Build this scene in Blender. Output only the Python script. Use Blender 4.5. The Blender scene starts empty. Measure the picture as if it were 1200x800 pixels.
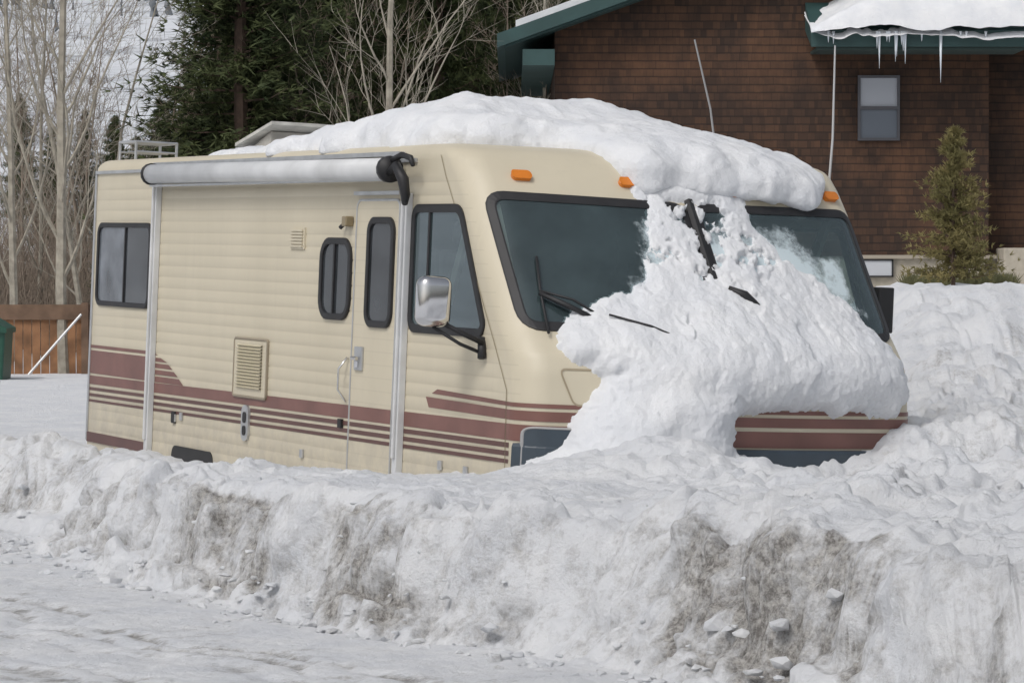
import bpy, math, random, bmesh
import numpy as np
from mathutils import Vector, Matrix
random.seed(4); rng=np.random.default_rng(4)
sc=bpy.context.scene
COL=sc.collection
# ---------------------------------------------------------------- noise
def _h(ix,iy,iz,seed):
    h=(ix.astype(np.int64)*374761393+iy.astype(np.int64)*668265263+iz.astype(np.int64)*2147483647+seed*974711)&0xffffffff
    h=((h^(h>>13))*1274126177)&0xffffffff
    h=((h^(h>>16))*2246822519)&0xffffffff
    return ((h^(h>>15))&0xffff)/65535.0
def vn(x,y,z=None,seed=0):
    x=np.asarray(x,float);y=np.asarray(y,float)
    ix,iy=np.floor(x),np.floor(y);fx,fy=x-ix,y-iy
    fx=fx*fx*fx*(fx*(fx*6-15)+10);fy=fy*fy*fy*(fy*(fy*6-15)+10)
    if z is None:
        iz=np.zeros_like(ix);r=0
        for a in (0,1):
            for b in (0,1):
                r=r+(fx if a else 1-fx)*(fy if b else 1-fy)*_h(ix+a,iy+b,iz,seed)
        return r*2-1
    z=np.asarray(z,float);iz=np.floor(z);fz=z-iz;fz=fz*fz*fz*(fz*(fz*6-15)+10)
    r=0
    for a in (0,1):
        for b in (0,1):
            for c in (0,1):
                w=(fx if a else 1-fx)*(fy if b else 1-fy)*(fz if c else 1-fz)
                r=r+w*_h(ix+a,iy+b,iz+c,seed)
    return r*2-1
def fbm(x,y,z=None,oct=4,seed=0,gain=.5):
    s=0;a=1;f=1;t=0
    for i in range(oct):
        s=s+a*vn(x*f+i*17.3,y*f-i*9.1,None if z is None else z*f,seed+i);t+=a
        a*=gain;f*=2.03
    return s/t
def billow(x,y,z=None,oct=4,seed=0,gain=.5):
    s=0;a=1;f=1;t=0
    for i in range(oct):
        s=s+a*(np.abs(vn(x*f+i*7.3,y*f-i*19.1,None if z is None else z*f,seed+i))*2-.6);t+=a
        a*=gain;f*=2.07
    return s/t
def cells(x,y,seed=0,tilt=.6):
    ix,iy=np.floor(x),np.floor(y);z0=np.zeros_like(ix)
    d1=np.full(x.shape,9.);d2=np.full(x.shape,9.);hh=np.zeros(x.shape)
    for a in (-1,0,1):
        for b in (-1,0,1):
            cx=ix+a;cy=iy+b
            px=cx+.15+.7*_h(cx,cy,z0,seed);py=cy+.15+.7*_h(cx,cy,z0,seed+1)
            dx,dy=x-px,y-py;d=np.hypot(dx,dy)
            h=_h(cx,cy,z0,seed+2)*2-1+tilt*((_h(cx,cy,z0,seed+3)*2-1)*dx+(_h(cx,cy,z0,seed+4)*2-1)*dy)*2
            n=d<d1;d2=np.where(n,d1,np.minimum(d2,d));hh=np.where(n,h,hh);d1=np.where(n,d,d1)
    return hh,d2-d1
def cells3(x,y,z,seed=0):
    ix,iy,iz=np.floor(x),np.floor(y),np.floor(z)
    d1=np.full(x.shape,9.);d2=np.full(x.shape,9.);hh=np.zeros(x.shape)
    for a in (-1,0,1):
        for b in (-1,0,1):
            for c in (-1,0,1):
                cx=ix+a;cy=iy+b;cz=iz+c
                h0=_h(cx,cy,cz,seed);h1=_h(cx,cy,cz,seed+1);h2=_h(cx,cy,cz,seed+2)
                ex,ey,ez=x-cx-h0,y-cy-h1,z-cz-h2
                d=np.sqrt(ex**2+ey**2+ez**2)
                val=(h0*7.3+h1*3.1+h2*5.7)%1*2-1+1.3*(((h0*13.7)%1*2-1)*ex+((h1*17.9)%1*2-1)*ey+((h2*11.3)%1*2-1)*ez)
                n=d<d1;d2=np.where(n,d1,np.minimum(d2,d));hh=np.where(n,val,hh);d1=np.where(n,d,d1)
    return hh,d2-d1,d1
def ss(x,a,b):
    t=np.clip((np.asarray(x,float)-a)/(b-a),0,1);return t*t*(3-2*t)
# ---------------------------------------------------------------- materials
def mat(name):
    m=bpy.data.materials.new(name);m.use_nodes=True
    nt=m.node_tree;b=nt.nodes['Principled BSDF'];return m,nt,b
def simple(name,col,rough=.5,metal=0,var=0,scale=8,bump=0,bscale=40,coat=0):
    m,nt,b=mat(name);b.inputs['Roughness'].default_value=rough;b.inputs['Metallic'].default_value=metal
    b.inputs['Coat Weight'].default_value=coat
    tc=nt.nodes.new('ShaderNodeTexCoord')
    n=nt.nodes.new('ShaderNodeTexNoise');n.inputs['Scale'].default_value=scale;n.inputs['Detail'].default_value=6
    nt.links.new(tc.outputs['Object'],n.inputs['Vector'])
    r=nt.nodes.new('ShaderNodeMapRange');r.inputs['From Min'].default_value=.3;r.inputs['From Max'].default_value=.7
    r.inputs['To Min'].default_value=1-var;r.inputs['To Max'].default_value=1+var
    nt.links.new(n.outputs['Fac'],r.inputs['Value'])
    v=nt.nodes.new('ShaderNodeVectorMath');v.operation='SCALE';v.inputs[0].default_value=col[:3]
    nt.links.new(r.outputs[0],v.inputs['Scale']);nt.links.new(v.outputs[0],b.inputs['Base Color'])
    if bump:
        n2=nt.nodes.new('ShaderNodeTexNoise');n2.inputs['Scale'].default_value=bscale;n2.inputs['Detail'].default_value=5
        nt.links.new(tc.outputs['Object'],n2.inputs['Vector'])
        bp=nt.nodes.new('ShaderNodeBump');bp.inputs['Strength'].default_value=bump;bp.inputs['Distance'].default_value=.02
        nt.links.new(n2.outputs['Fac'],bp.inputs['Height']);nt.links.new(bp.outputs[0],b.inputs['Normal'])
    return m
def M(nt,op,a,bv=None,c=None):
    n=nt.nodes.new('ShaderNodeMath');n.operation=op
    for i,v in enumerate((a,bv,c)):
        if v is None: continue
        if isinstance(v,(int,float)): n.inputs[i].default_value=v
        else: nt.links.new(v,n.inputs[i])
    return n.outputs[0]
def mixc(nt,f,a,b):
    n=nt.nodes.new('ShaderNodeMix');n.data_type='RGBA'
    if isinstance(f,(int,float)): n.inputs[0].default_value=f
    else: nt.links.new(f,n.inputs[0])
    for i,v in ((6,a),(7,b)):
        if isinstance(v,tuple): n.inputs[i].default_value=(*v,1)
        else: nt.links.new(v,n.inputs[i])
    return n.outputs[2]
def noise(nt,vec,scale,detail=5,rough=.5):
    n=nt.nodes.new('ShaderNodeTexNoise');n.inputs['Scale'].default_value=scale;n.inputs['Detail'].default_value=detail
    n.inputs['Roughness'].default_value=rough;nt.links.new(vec,n.inputs['Vector']);return n.outputs['Fac']
def rng_(nt,v,a,b,c=0,d=1):
    n=nt.nodes.new('ShaderNodeMapRange');nt.links.new(v,n.inputs['Value'])
    n.inputs['From Min'].default_value=a;n.inputs['From Max'].default_value=b
    n.inputs['To Min'].default_value=c;n.inputs['To Max'].default_value=d;return n.outputs[0]
def snowmat(name,dirt=True):
    m,nt,b=mat(name)
    tc=nt.nodes.new('ShaderNodeTexCoord');o=tc.outputs['Object']
    n1=noise(nt,o,3,6);base=mixc(nt,rng_(nt,n1,.35,.7),(.775,.795,.83),(.875,.885,.90))
    if dirt:
        at=nt.nodes.new('ShaderNodeAttribute');at.attribute_name='dirt'
        nn=noise(nt,o,8,12,.8)
        f=M(nt,'ADD',at.outputs['Fac'],M(nt,'MULTIPLY',M(nt,'SUBTRACT',nn,.5),2.8))
        f=M(nt,'MULTIPLY',rng_(nt,f,.18,1.0),.88)
        f=M(nt,'MULTIPLY',f,rng_(nt,at.outputs['Fac'],0,.15))
        n3=noise(nt,o,30,8,.8)
        dc=mixc(nt,rng_(nt,n3,.42,.60),(.115,.10,.085),(.52,.50,.465))
        base=mixc(nt,f,base,dc)
        av=nt.nodes.new('ShaderNodeAttribute');av.attribute_name='veg_haze'
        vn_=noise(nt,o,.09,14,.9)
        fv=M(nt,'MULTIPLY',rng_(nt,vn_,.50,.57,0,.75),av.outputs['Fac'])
        far_haze=M(nt,'MULTIPLY',av.outputs['Fac'],.30)  # distance haze painted into the snow colour as a blue-grey tint
        base=mixc(nt,far_haze,base,(.56,.61,.68))
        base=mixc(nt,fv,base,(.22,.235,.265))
    nt.links.new(base,b.inputs['Base Color'])
    b.inputs['Roughness'].default_value=.75;b.inputs['Specular IOR Level'].default_value=.25
    h=M(nt,'ADD',M(nt,'MULTIPLY',noise(nt,o,11,12,.76),1.0),M(nt,'MULTIPLY',noise(nt,o,70,5,.7),.22))
    bp=nt.nodes.new('ShaderNodeBump');bp.inputs['Strength'].default_value=.75 if dirt else .55;bp.inputs['Distance'].default_value=.06
    nt.links.new(h,bp.inputs['Height']);nt.links.new(bp.outputs[0],b.inputs['Normal'])
    return m
SNOW=snowmat('snow_ground');SNOWC=snowmat('snow_clean',False)
BLACK=simple('black_rubber',(.018,.018,.02),.55,var=.2)
CHROME=simple('chrome',(.70,.70,.71),.10,1,var=.08)
ALU=simple('aluminium',(.52,.53,.54),.38,.7,var=.1)
WHITE=simple('awning_white',(.60,.61,.62),.45,var=.13,scale=3)
TANV=simple('vent_plastic',(.42,.40,.36),.6,var=.15)
BROWN=simple('stripe_brown',(.19,.090,.075),.45,var=.2,scale=3)
BROWND=simple('stripe_dark',(.115,.055,.048),.45,var=.15,scale=2)
SLATE=simple('bumper_slate',(.045,.062,.08),.45,var=.12)
AMBER=simple('amber_lens',(.66,.20,.02),.25)
BARK=simple('aspen_bark',(.33,.30,.245),.85,var=.3,scale=6,bump=.4)
BARK2=simple('twig_bark',(.22,.175,.135),.85,var=.3,scale=3)
PBARK=simple('pine_bark',(.09,.06,.045),.9,var=.3)
def needle(name,a,b_,rough=.7):
    m,nt,b=mat(name);tc=nt.nodes.new('ShaderNodeTexCoord')
    n=noise(nt,tc.outputs['Object'],1.3,4);nt.links.new(mixc(nt,rng_(nt,n,.35,.65),a,b_),b.inputs['Base Color'])
    b.inputs['Roughness'].default_value=rough;b.inputs['Specular IOR Level'].default_value=.2;return m
NEED=needle('pine_needles',(.030,.045,.019),(.085,.10,.040))
NEEDS=needle('spruce_needles',(.17,.155,.065),(.32,.27,.12))
FAR=needle('far_trees',(.13,.145,.16),(.21,.225,.24))  # paler than the near needles, distance haze put into the colour
def bodymat():
    m,nt,b=mat('cream_body');tc=nt.nodes.new('ShaderNodeTexCoord');o=tc.outputs['Object']
    sx=nt.nodes.new('ShaderNodeSeparateXYZ');nt.links.new(o,sx.inputs[0])
    ns=nt.nodes.new('ShaderNodeVectorMath');ns.operation='MULTIPLY';ns.inputs[1].default_value=(1.3,1.3,.5)
    nt.links.new(o,ns.inputs[0])
    st=noise(nt,ns.outputs[0],1.2,8,.6)
    base=mixc(nt,rng_(nt,st,.3,.75),(.56,.505,.385),(.625,.565,.435))
    ns2=nt.nodes.new('ShaderNodeVectorMath');ns2.operation='MULTIPLY';ns2.inputs[1].default_value=(9,9,.9)
    nt.links.new(o,ns2.inputs[0])
    dr=noise(nt,ns2.outputs[0],1.0,8,.7)
    base=mixc(nt,rng_(nt,dr,.55,.85,0,.22),base,(.40,.36,.29))
    low=M(nt,'MULTIPLY',rng_(nt,sx.outputs[2],1.0,.3,0,1),rng_(nt,noise(nt,o,6,9,.75),.35,.65))
    base=mixc(nt,M(nt,'MULTIPLY',low,.65),base,(.37,.34,.29))
    g=M(nt,'LESS_THAN',M(nt,'FRACT',M(nt,'DIVIDE',M(nt,'SUBTRACT',sx.outputs[2],.118),.086)),.10)
    sn=nt.nodes.new('ShaderNodeSeparateXYZ');nt.links.new(tc.outputs['Normal'],sn.inputs[0])
    g=M(nt,'MULTIPLY',M(nt,'MULTIPLY',g,M(nt,'LESS_THAN',sx.outputs[2],2.28)),M(nt,'GREATER_THAN',M(nt,'ABSOLUTE',sn.outputs[1]),.9))
    base=mixc(nt,M(nt,'MULTIPLY',g,.14),base,(.30,.26,.19))
    nt.links.new(base,b.inputs['Base Color']);b.inputs['Roughness'].default_value=.45
    return m
BODY=bodymat()
def glassmat(name,tint,refl=1.0,haze=.3,hc=(.10,.14,.15)):
    m=bpy.data.materials.new(name);m.use_nodes=True;nt=m.node_tree;nt.nodes.clear()
    o=nt.nodes.new('ShaderNodeOutputMaterial');mx=nt.nodes.new('ShaderNodeMixShader');m2=nt.nodes.new('ShaderNodeMixShader')
    t=nt.nodes.new('ShaderNodeBsdfTransparent');t.inputs[0].default_value=(*tint,1)
    df=nt.nodes.new('ShaderNodeBsdfDiffuse');tc=nt.nodes.new('ShaderNodeTexCoord')
    nn=noise(nt,tc.outputs['Object'],2.2,6,.6)
    nt.links.new(mixc(nt,rng_(nt,nn,.3,.7),tuple(c*.7 for c in hc),tuple(c*1.3 for c in hc)),df.inputs[0])
    m2.inputs[0].default_value=haze;nt.links.new(t.outputs[0],m2.inputs[1]);nt.links.new(df.outputs[0],m2.inputs[2])
    g=nt.nodes.new('ShaderNodeBsdfGlossy');g.inputs['Roughness'].default_value=.04;g.inputs[0].default_value=(.85,.95,1,1)
    f=nt.nodes.new('ShaderNodeFresnel');f.inputs[0].default_value=1.5
    fm=M(nt,'MULTIPLY',f.outputs[0],refl)
    nt.links.new(fm,mx.inputs[0]);nt.links.new(m2.outputs[0],mx.inputs[1]);nt.links.new(g.outputs[0],mx.inputs[2]);nt.links.new(mx.outputs[0],o.inputs[0])
    return m
GLASS=glassmat('tinted_glass',(.60,.70,.70),1.7,.30,(.11,.16,.17))
def frostreflmat():
    m=bpy.data.materials.new('glass_frost_refl');m.use_nodes=True;nt=m.node_tree;nt.nodes.clear()
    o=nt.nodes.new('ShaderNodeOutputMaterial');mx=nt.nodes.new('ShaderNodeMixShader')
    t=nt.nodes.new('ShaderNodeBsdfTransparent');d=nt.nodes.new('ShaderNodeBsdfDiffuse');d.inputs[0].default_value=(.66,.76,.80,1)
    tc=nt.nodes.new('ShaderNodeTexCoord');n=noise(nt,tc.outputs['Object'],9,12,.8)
    at=nt.nodes.new('ShaderNodeAttribute');at.attribute_name='frost_refl'
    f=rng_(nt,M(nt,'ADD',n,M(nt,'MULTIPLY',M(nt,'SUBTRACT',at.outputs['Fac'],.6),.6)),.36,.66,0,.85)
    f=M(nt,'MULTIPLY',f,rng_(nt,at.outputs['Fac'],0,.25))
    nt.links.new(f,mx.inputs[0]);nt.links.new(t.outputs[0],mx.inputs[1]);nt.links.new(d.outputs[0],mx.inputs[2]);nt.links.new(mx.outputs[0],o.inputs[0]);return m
FROST_REFL=frostreflmat()
DGLASS=simple('dark_window',(.035,.04,.045),.06,var=.5,scale=2.5)
GGLASS=simple('grey_window',(.12,.135,.155),.08,var=.55,scale=3)
INTER=simple('interior_dark',(.10,.09,.08),.8,var=.3)
SEAT=simple('seat_fabric',(.16,.135,.10),.9,var=.2)
# ---------------------------------------------------------------- mesh helpers
def mk(name,verts,faces,m,parent=None,smooth=True,attrs=None):
    me=bpy.data.meshes.new(name)
    verts=np.asarray(verts,dtype=np.float32)
    if isinstance(faces,np.ndarray):
        nv=len(verts);nf,k=faces.shape
        me.vertices.add(nv);me.vertices.foreach_set('co',verts.ravel())
        me.loops.add(nf*k);me.loops.foreach_set('vertex_index',faces.astype(np.int32).ravel())
        me.polygons.add(nf);me.polygons.foreach_set('loop_start',np.arange(0,nf*k,k,dtype=np.int32))
        me.polygons.foreach_set('loop_total',np.full(nf,k,dtype=np.int32))
    else:
        me.from_pydata([tuple(map(float,v)) for v in verts],[],[tuple(int(i) for i in f) for f in faces])
    me.update(calc_edges=True);me.validate()
    if attrs:
        for k2,v in attrs.items():
            a=me.attributes.new(k2,'FLOAT','POINT');a.data.foreach_set('value',np.asarray(v,dtype=np.float32).ravel())
    me.polygons.foreach_set('use_smooth',[smooth]*len(me.polygons))
    if m: me.materials.append(m)
    ob=bpy.data.objects.new(name,me);COL.objects.link(ob)
    if parent: ob.parent=parent
    return ob
def empty(name):
    e=bpy.data.objects.new(name,None);COL.objects.link(e);return e
class B:
    def __init__(s): s.v=[];s.f=[]
    def add(s,v,f):
        n=len(s.v);s.v+= [tuple(p) for p in v];s.f+=[tuple(i+n for i in q) for q in f]
    def box(s,x0,x1,y0,y1,z0,z1,c=0):
        vs=[(x,y,z) for x in (x0,x1) for y in (y0,y1) for z in (z0,z1)]
        s.add(vs,[(0,1,3,2),(4,6,7,5),(0,4,5,1),(2,3,7,6),(0,2,6,4),(1,5,7,3)])
    def tube(s,pts,rad,n=8,cap=True):
        pts=[Vector(p) for p in pts];N=len(s.v)
        if not isinstance(rad,(list,tuple)): rad=[rad]*len(pts)
        for i,p in enumerate(pts):
            d=(pts[min(i+1,len(pts)-1)]-pts[max(i-1,0)]).normalized()
            u=d.orthogonal().normalized() if i==0 else (u-d*u.dot(d)).normalized()
            w=d.cross(u)
            for k in range(n):
                a=2*math.pi*k/n;s.v.append(tuple(p+(u*math.cos(a)+w*math.sin(a))*rad[i]))
        for i in range(len(pts)-1):
            for k in range(n):
                a=N+i*n+k;b=N+i*n+(k+1)%n;s.f.append((a,b,b+n,a+n))
        if cap:
            s.f.append(tuple(N+k for k in range(n))[::-1]);s.f.append(tuple(N+(len(pts)-1)*n+k for k in range(n)))
    def mk(s,name,m,parent=None,smooth=False,bevel=0,seg=2):
        ob=mk(name,s.v,s.f,m,parent,smooth)
        if bevel:
            b=ob.modifiers.new('b','BEVEL');b.width=bevel;b.segments=seg;b.limit_method='ANGLE'
        return ob
# ================================================================ TERRAIN
def da(X,Y):
    return (X+.95)*.899+(Y-15.3)*.438,(X+.95)*.438-(Y-15.3)*.899
OFFA=[-9,-7,-4.5,-2.4,0,1.7,2.5,4,8];OFFV=[.55,.38,.02,-.08,-.02,.30,.42,.35,.2]
def terrain(X,Y,detail=True):
    X=np.asarray(X,float);Y=np.asarray(Y,float)
    d,a=da(X,Y)
    off=np.interp(a,OFFA,OFFV)
    width=.50+.30*ss(-a,1,7)+.32*ss(a,0,4)
    if detail:
        big=fbm(a*.55,d*.3,seed=3,oct=3)
        ch,ed=cells(X*3.2+.6*fbm(X*3,Y*3,oct=2,seed=15),Y*3.2+.6*fbm(X*3,Y*3,oct=2,seed=17),seed=301)
        dw=d-off+.30*big+.15*billow(X*1.3,Y*1.3,oct=3,seed=11)+.03*fbm(X*5,Y*5,oct=2,seed=21)
    else: dw=d-off
    right=ss(a,-2,4)
    hb=.51+.05*ss(a,-6,-1)+.16*right
    t=np.clip(dw/width,0,1)
    tn=t+(.22*fbm(X*1.7,Y*1.7,oct=3,seed=23)*np.sin(t*math.pi) if detail else 0)
    prof=np.interp(tn,[0,.12,.3,.42,.57,.67,.85,1],[0,.14,.24,.50,.83,.92,.97,1])
    bank=hb*prof
    q=ss(d,.9,2.3)
    ax=a+4.25
    lvl=np.interp(ax,[-9,-8,-4,-2,-.3,.3,2,6],[.20,.17,.20,.28,.37,.42,.49,.60])
    bank=bank*(1-q)+np.where(d>.9,lvl,bank)*q
    rr=ss(X-.1*(Y-20),1.2,3.0)*ss(Y,17.5,20)
    pile=np.interp(Y,[17,20,24,28,32,60,80],[.50,.56,.80,1.18,1.50,1.58,1.6])
    bank=bank*(1-rr)+pile*rr
    z=bank+.22*np.exp(-(((X-.95)/.70)**2+((Y-18.5)/.55)**2))
    if detail:
        m=ss(dw,.15,.7)
        calm=ss(d,1.3,2.1)*(1-rr)*ss(ax,.6,-.2)
        am=.045+.085*ss(X,-.5,2)*ss(Y,30,15)+.13*rr*ss(Y,60,30)
        am=am*(1-.75*calm)
        patch=ss(fbm(X*.8,Y*.8,oct=3,seed=37),-.1,.35)
        z=z+m*am*(fbm(X*1.1,Y*1.1,oct=4,seed=31)*1.3+.45*billow(X*2.6,Y*2.6,oct=4,seed=41)+patch*.35*ch)
        z=z+m*.010*fbm(X*14,Y*14,oct=3,seed=44)
        rd_=1-ss(dw,0,.2)
        z=z+rd_*(.012*fbm(X*5,Y*2,oct=4,seed=51)+.006*fbm(X*16,Y*16,oct=2,seed=52))
        face=ss(dw,-.12,.10)*(1-ss(dw,width*.85,width*1.5))
    else: face=z*0;dw=d;ch=ed=z*0
    hill=np.clip(Y-95,0,None)*.13
    if detail: hill=hill+ss(Y,110,260)*6*fbm(X*.012,Y*.012,oct=4,seed=81)
    z=z+hill*ss(Y,90,150)
    return z,face,dw,width,a,rr
def spaced(core0,core1,step,lo,hi,g=1.12):
    c=list(np.arange(core0,core1,step));s=step;x=c[-1]
    while x<hi: s*=g;x+=s;c.append(x)
    s=step;x=c[0];l=[]
    while x>lo: s*=g;x-=s;l.append(x)
    return np.array(l[::-1]+c)
xs=spaced(-3.8,4.4,.015,-900,900,1.13)
ya=list(np.arange(11.5,18.4,.0125));s_=.015;y=ya[-1]
while y<46: y+=s_;ya.append(y);s_=min(s_*1.017,.25)
while y<1200: y+=s_;ya.append(y);s_*=1.055
yb=[];s_=.05;y=ya[0]
while y>-60: s_*=1.25;y-=s_;yb.append(y)
ys=np.array(yb[::-1]+ya)
XX,YY=np.meshgrid(xs,ys)
Z,face,dw,width,aa,rr=terrain(XX,YY)
def blur(A,k):
    B_=A.copy()
    for ax in (0,1):
        C=B_.copy()
        for s in range(1,k+1): C=C+np.roll(B_,s,ax)+np.roll(B_,-s,ax)
        B_=C/(2*k+1)
    return B_
gy,gx=np.gradient(Z,ys,xs)
gx=blur(gx,5);gy=blur(gy,5)
nl=np.sqrt(gx**2+gy**2+1);slope=np.sqrt(gx**2+gy**2)
zone=np.maximum(face,.6*ss(XX,-.3,1.6)*ss(dw,.3,.8)*ss(YY,24,17))
zone=np.maximum(zone,.55*rr*ss(YY,34,22))
zone=np.maximum(zone,.3*ss(dw,.3,.6)*(1-ss(dw,1.2,2.2)))
msk=zone>.01
x3,y3,z3=XX[msk],YY[msk],Z[msk]
wx=.22*fbm(x3*3,y3*3,z3*3,oct=3,seed=600);wy=.22*fbm(x3*3+40,y3*3,z3*3,oct=3,seed=604)
c0,e0_,d0_=cells3(x3*1.9+wx*1.5,y3*1.9+wy*1.5,z3*2.6+wx,seed=660)
c1,e1_,d1_=cells3(x3*4.6+wx*2,y3*4.6+wy*2,z3*6.0+wx*2,seed=610)
c2,e2_,d2_=cells3(x3*11+wx*3,y3*11+wy*3,z3*13,seed=620)
soft=ss(fbm(x3*1.0,y3*1.0,z3*1.0,oct=2,seed=650),-.35,.15)
disp=.050*c0*ss(e0_,0,.08)+soft*(.050*c1*ss(e1_,0,.06)-.022*(1-ss(e1_,0,.09))+.020*c2*ss(e2_,0,.06)-.006*(1-ss(e2_,0,.10)))
disp=disp+.05*fbm(x3*2.2,y3*2.2,z3*2.2,oct=3,seed=630)+.024*fbm(x3*8,y3*8,z3*8,oct=4,seed=640,gain=.6)
disp=disp*zone[msk]
D=np.zeros_like(Z);D[msk]=disp
crev=np.zeros_like(Z);crev[msk]=(1-ss(e1_,0,.18))*.6+.35*(1-ss(e2_,0,.2))+.6*(c1<-.2)+.5*(c0<-.1)
st=ss(slope,1.4,3.0)
D=(.5*D+.5*blur(D,1))*(1-.75*st)+blur(D,2)*st*.75
PX=XX-gx/nl*D*.8;PY=YY-gy/nl*D*.8
PZ=Z+D/nl
cav=blur(D,7)-D
dm=face*(.40*ss(slope,.35,1.2)+.38*crev*ss(slope,.25,.9)+.34*ss(cav,.0,.03))
dm=dm+face*.28*ss(fbm(XX*1.1,YY*1.1,Z*2,oct=4,seed=101),.05,.5)
dm=dm*(.32+.68*ss(fbm(XX*.9,YY*.9,oct=4,seed=103),-.2,.25))*(.55+.45*ss(aa,-4.5,.5))
dm=dm+.26*ss(cav,.002,.02)*(1-face)*ss(XX,-.5,2)*ss(YY,60,20)+.14*rr*ss(YY,50,25)*ss(fbm(XX*1.5,YY*1.5,oct=4,seed=105),0,.4)
road=(1-ss(dw,-.2,.1))
trk=sum(np.exp(-((dw+c+.06*fbm(aa*.6,aa*0,oct=2,seed=7))/w)**2) for c,w in ((.9,.05),(1.1,.06),(1.4,.09),(1.9,.07),(2.15,.06),(2.5,.1)))
dm=dm+road*(.66*np.clip(trk,0,1)*ss(fbm(XX*4,YY*4,oct=5,seed=111,gain=.7),-.2,.2)+.20*ss(fbm(XX*2,YY*2,oct=5,seed=113),-.15,.5))
PZ=PZ-road*np.clip(trk,0,1)*.018
veg_haze=ss(YY,60,140)
V=np.stack([PX,PY,PZ],-1).reshape(-1,3)
ny,nx=XX.shape
idx=np.arange(ny*nx).reshape(ny,nx)
F=np.stack([idx[:-1,:-1],idx[:-1,1:],idx[1:,1:],idx[1:,:-1]],-1).reshape(-1,4)
mk('snowy_ground',V,F,SNOW,attrs={'dirt':np.clip(dm,0,1),'veg_haze':veg_haze})
def gzs(X,Y): return terrain(np.asarray(X,float),np.asarray(Y,float))[0]
def gz(x,y): return float(gzs([x],[y])[0])
def chunk(seed):
    rd=random.Random(seed);bm=bmesh.new()
    for i in range(14):
        v=Vector((rd.gauss(0,1),rd.gauss(0,1),rd.gauss(0,1))).normalized()*rd.uniform(.75,1);bm.verts.new(v)
    r=bmesh.ops.convex_hull(bm,input=bm.verts[:])
    for g in [e for e in r['geom_interior'] if isinstance(e,bmesh.types.BMVert)]: bm.verts.remove(g)
    bm.verts.index_update();bm.faces.ensure_lookup_table()
    v=np.array([p.co[:] for p in bm.verts]);f=np.array([[p.index for p in q.verts] for q in bm.faces]);bm.free();return v,f
CH=[chunk(i) for i in range(14)]
vs=[];fs=[];dt=[];n=0;loc=[]
for i in range(620):
    a_=random.uniform(-7,6);of=float(np.interp(a_,OFFA,OFFV))
    dd=of+random.choice([random.gauss(-.08,.10),random.gauss(-.05,.10),random.gauss(-.1,.15),random.uniform(0,1.5)])
    X=-.95+.899*dd+.438*a_;Y=15.3+.438*dd-.899*a_
    if Y<11.6 or (dd>2.0 and a_<-3): continue
    r=min(.075,.008+abs(random.gauss(0,.02)))
    if dd>of+.3: r*=.5
    loc.append((X,Y,r,dd-of))
gl=gzs([l[0] for l in loc],[l[1] for l in loc])
for (X,Y,r,dd),g_ in zip(loc,gl):
    cv,cf=random.choice(CH);an=random.uniform(0,6.28);ca,sa=math.cos(an),math.sin(an)
    k=cv*r*np.array([random.uniform(.7,1.5),random.uniform(.7,1.2),random.uniform(.45,.8)])
    k=np.stack([k[:,0]*ca-k[:,1]*sa,k[:,0]*sa+k[:,1]*ca,k[:,2]],-1)
    vs.append(k+np.array([X,Y,g_+r*.1]));fs.append(cf+n);n+=len(cv);dt+= [random.choice([0,0,.15,.3])*(1 if dd<.3 else .2)]*len(cv)
ob=mk('snow_chunks',np.concatenate(vs),np.concatenate(fs),SNOW,smooth=True,attrs={'dirt':dt,'veg_haze':np.zeros(len(dt))})
bv_=ob.modifiers.new('b','BEVEL');bv_.width=.006;bv_.segments=2
# ================================================================ MOTORHOME
RV=empty('motorhome')
th=math.radians(26)
R=Matrix(((math.sin(th),math.cos(th),0),(-math.cos(th),math.sin(th),0),(0,0,1))).to_4x4()
piv=Vector((0,0,1.65))
RV.matrix_world=Matrix.Translation(piv)@Matrix.Rotation(math.radians(2.4),4,'Y')@Matrix.Translation(-piv)@Matrix.Translation((.04,19,0))@R
W=2.8;RC=.16;XR=-8.06
def xc(z): return np.interp(z,[.1,.72,.9,1.12,1.22,1.3,1.39,1.8,2.18,2.34,2.42,2.47,2.50,2.52],[.10,.12,.12,.09,.05,-.02,-.11,-.42,-.70,-.84,-.93,-1.0,-1.08,-1.2])
def S(v,z):
    v=np.asarray(v,float);z=np.asarray(z,float)
    vc=np.clip(v,0,W)
    x=xc(z)+.24*(1-(2*vc/W-1)**2)**.9
    d=np.minimum(vc,W-vc);d=np.clip(d,0,RC)
    x=x-(RC-np.sqrt(np.clip(RC**2-(RC-d)**2,0,None)))
    return np.stack([x,v+0*x,z+0*x],-1)
def SN(v,z,e=.012):
    a=S(np.clip(v+e,0,W),z)-S(np.clip(v-e,0,W),z);b=S(v,z+e)-S(v,z-e)
    n=np.cross(a,b);return n/np.linalg.norm(n,axis=-1,keepdims=True)
def FS(v,z,h=0):
    v=np.asarray(v,float);z=np.asarray(z,float)+0*v
    return S(v,z)+SN(v,z)*np.asarray(h)[...,None]
def FSS(v,z,h=0):
    v=np.asarray(v,float);z=np.asarray(z,float)+0*v
    n=(SN(v,z-.10,.10)+SN(v,z,.14)+SN(v,z+.10,.10));n/=np.linalg.norm(n,axis=-1,keepdims=True)
    return S(v,z)+n*np.asarray(h)[...,None]
def rrect(x0,x1,z0,z1,r,n=6):
    P=[]
    for cx,cz,a0 in ((x1-r,z0+r,-90),(x1-r,z1-r,0),(x0+r,z1-r,90),(x0+r,z0+r,180)):
        for k in range(n+1):
            a=math.radians(a0+90*k/n);P.append((cx+r*math.cos(a),cz+r*math.sin(a)))
    return P
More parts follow.
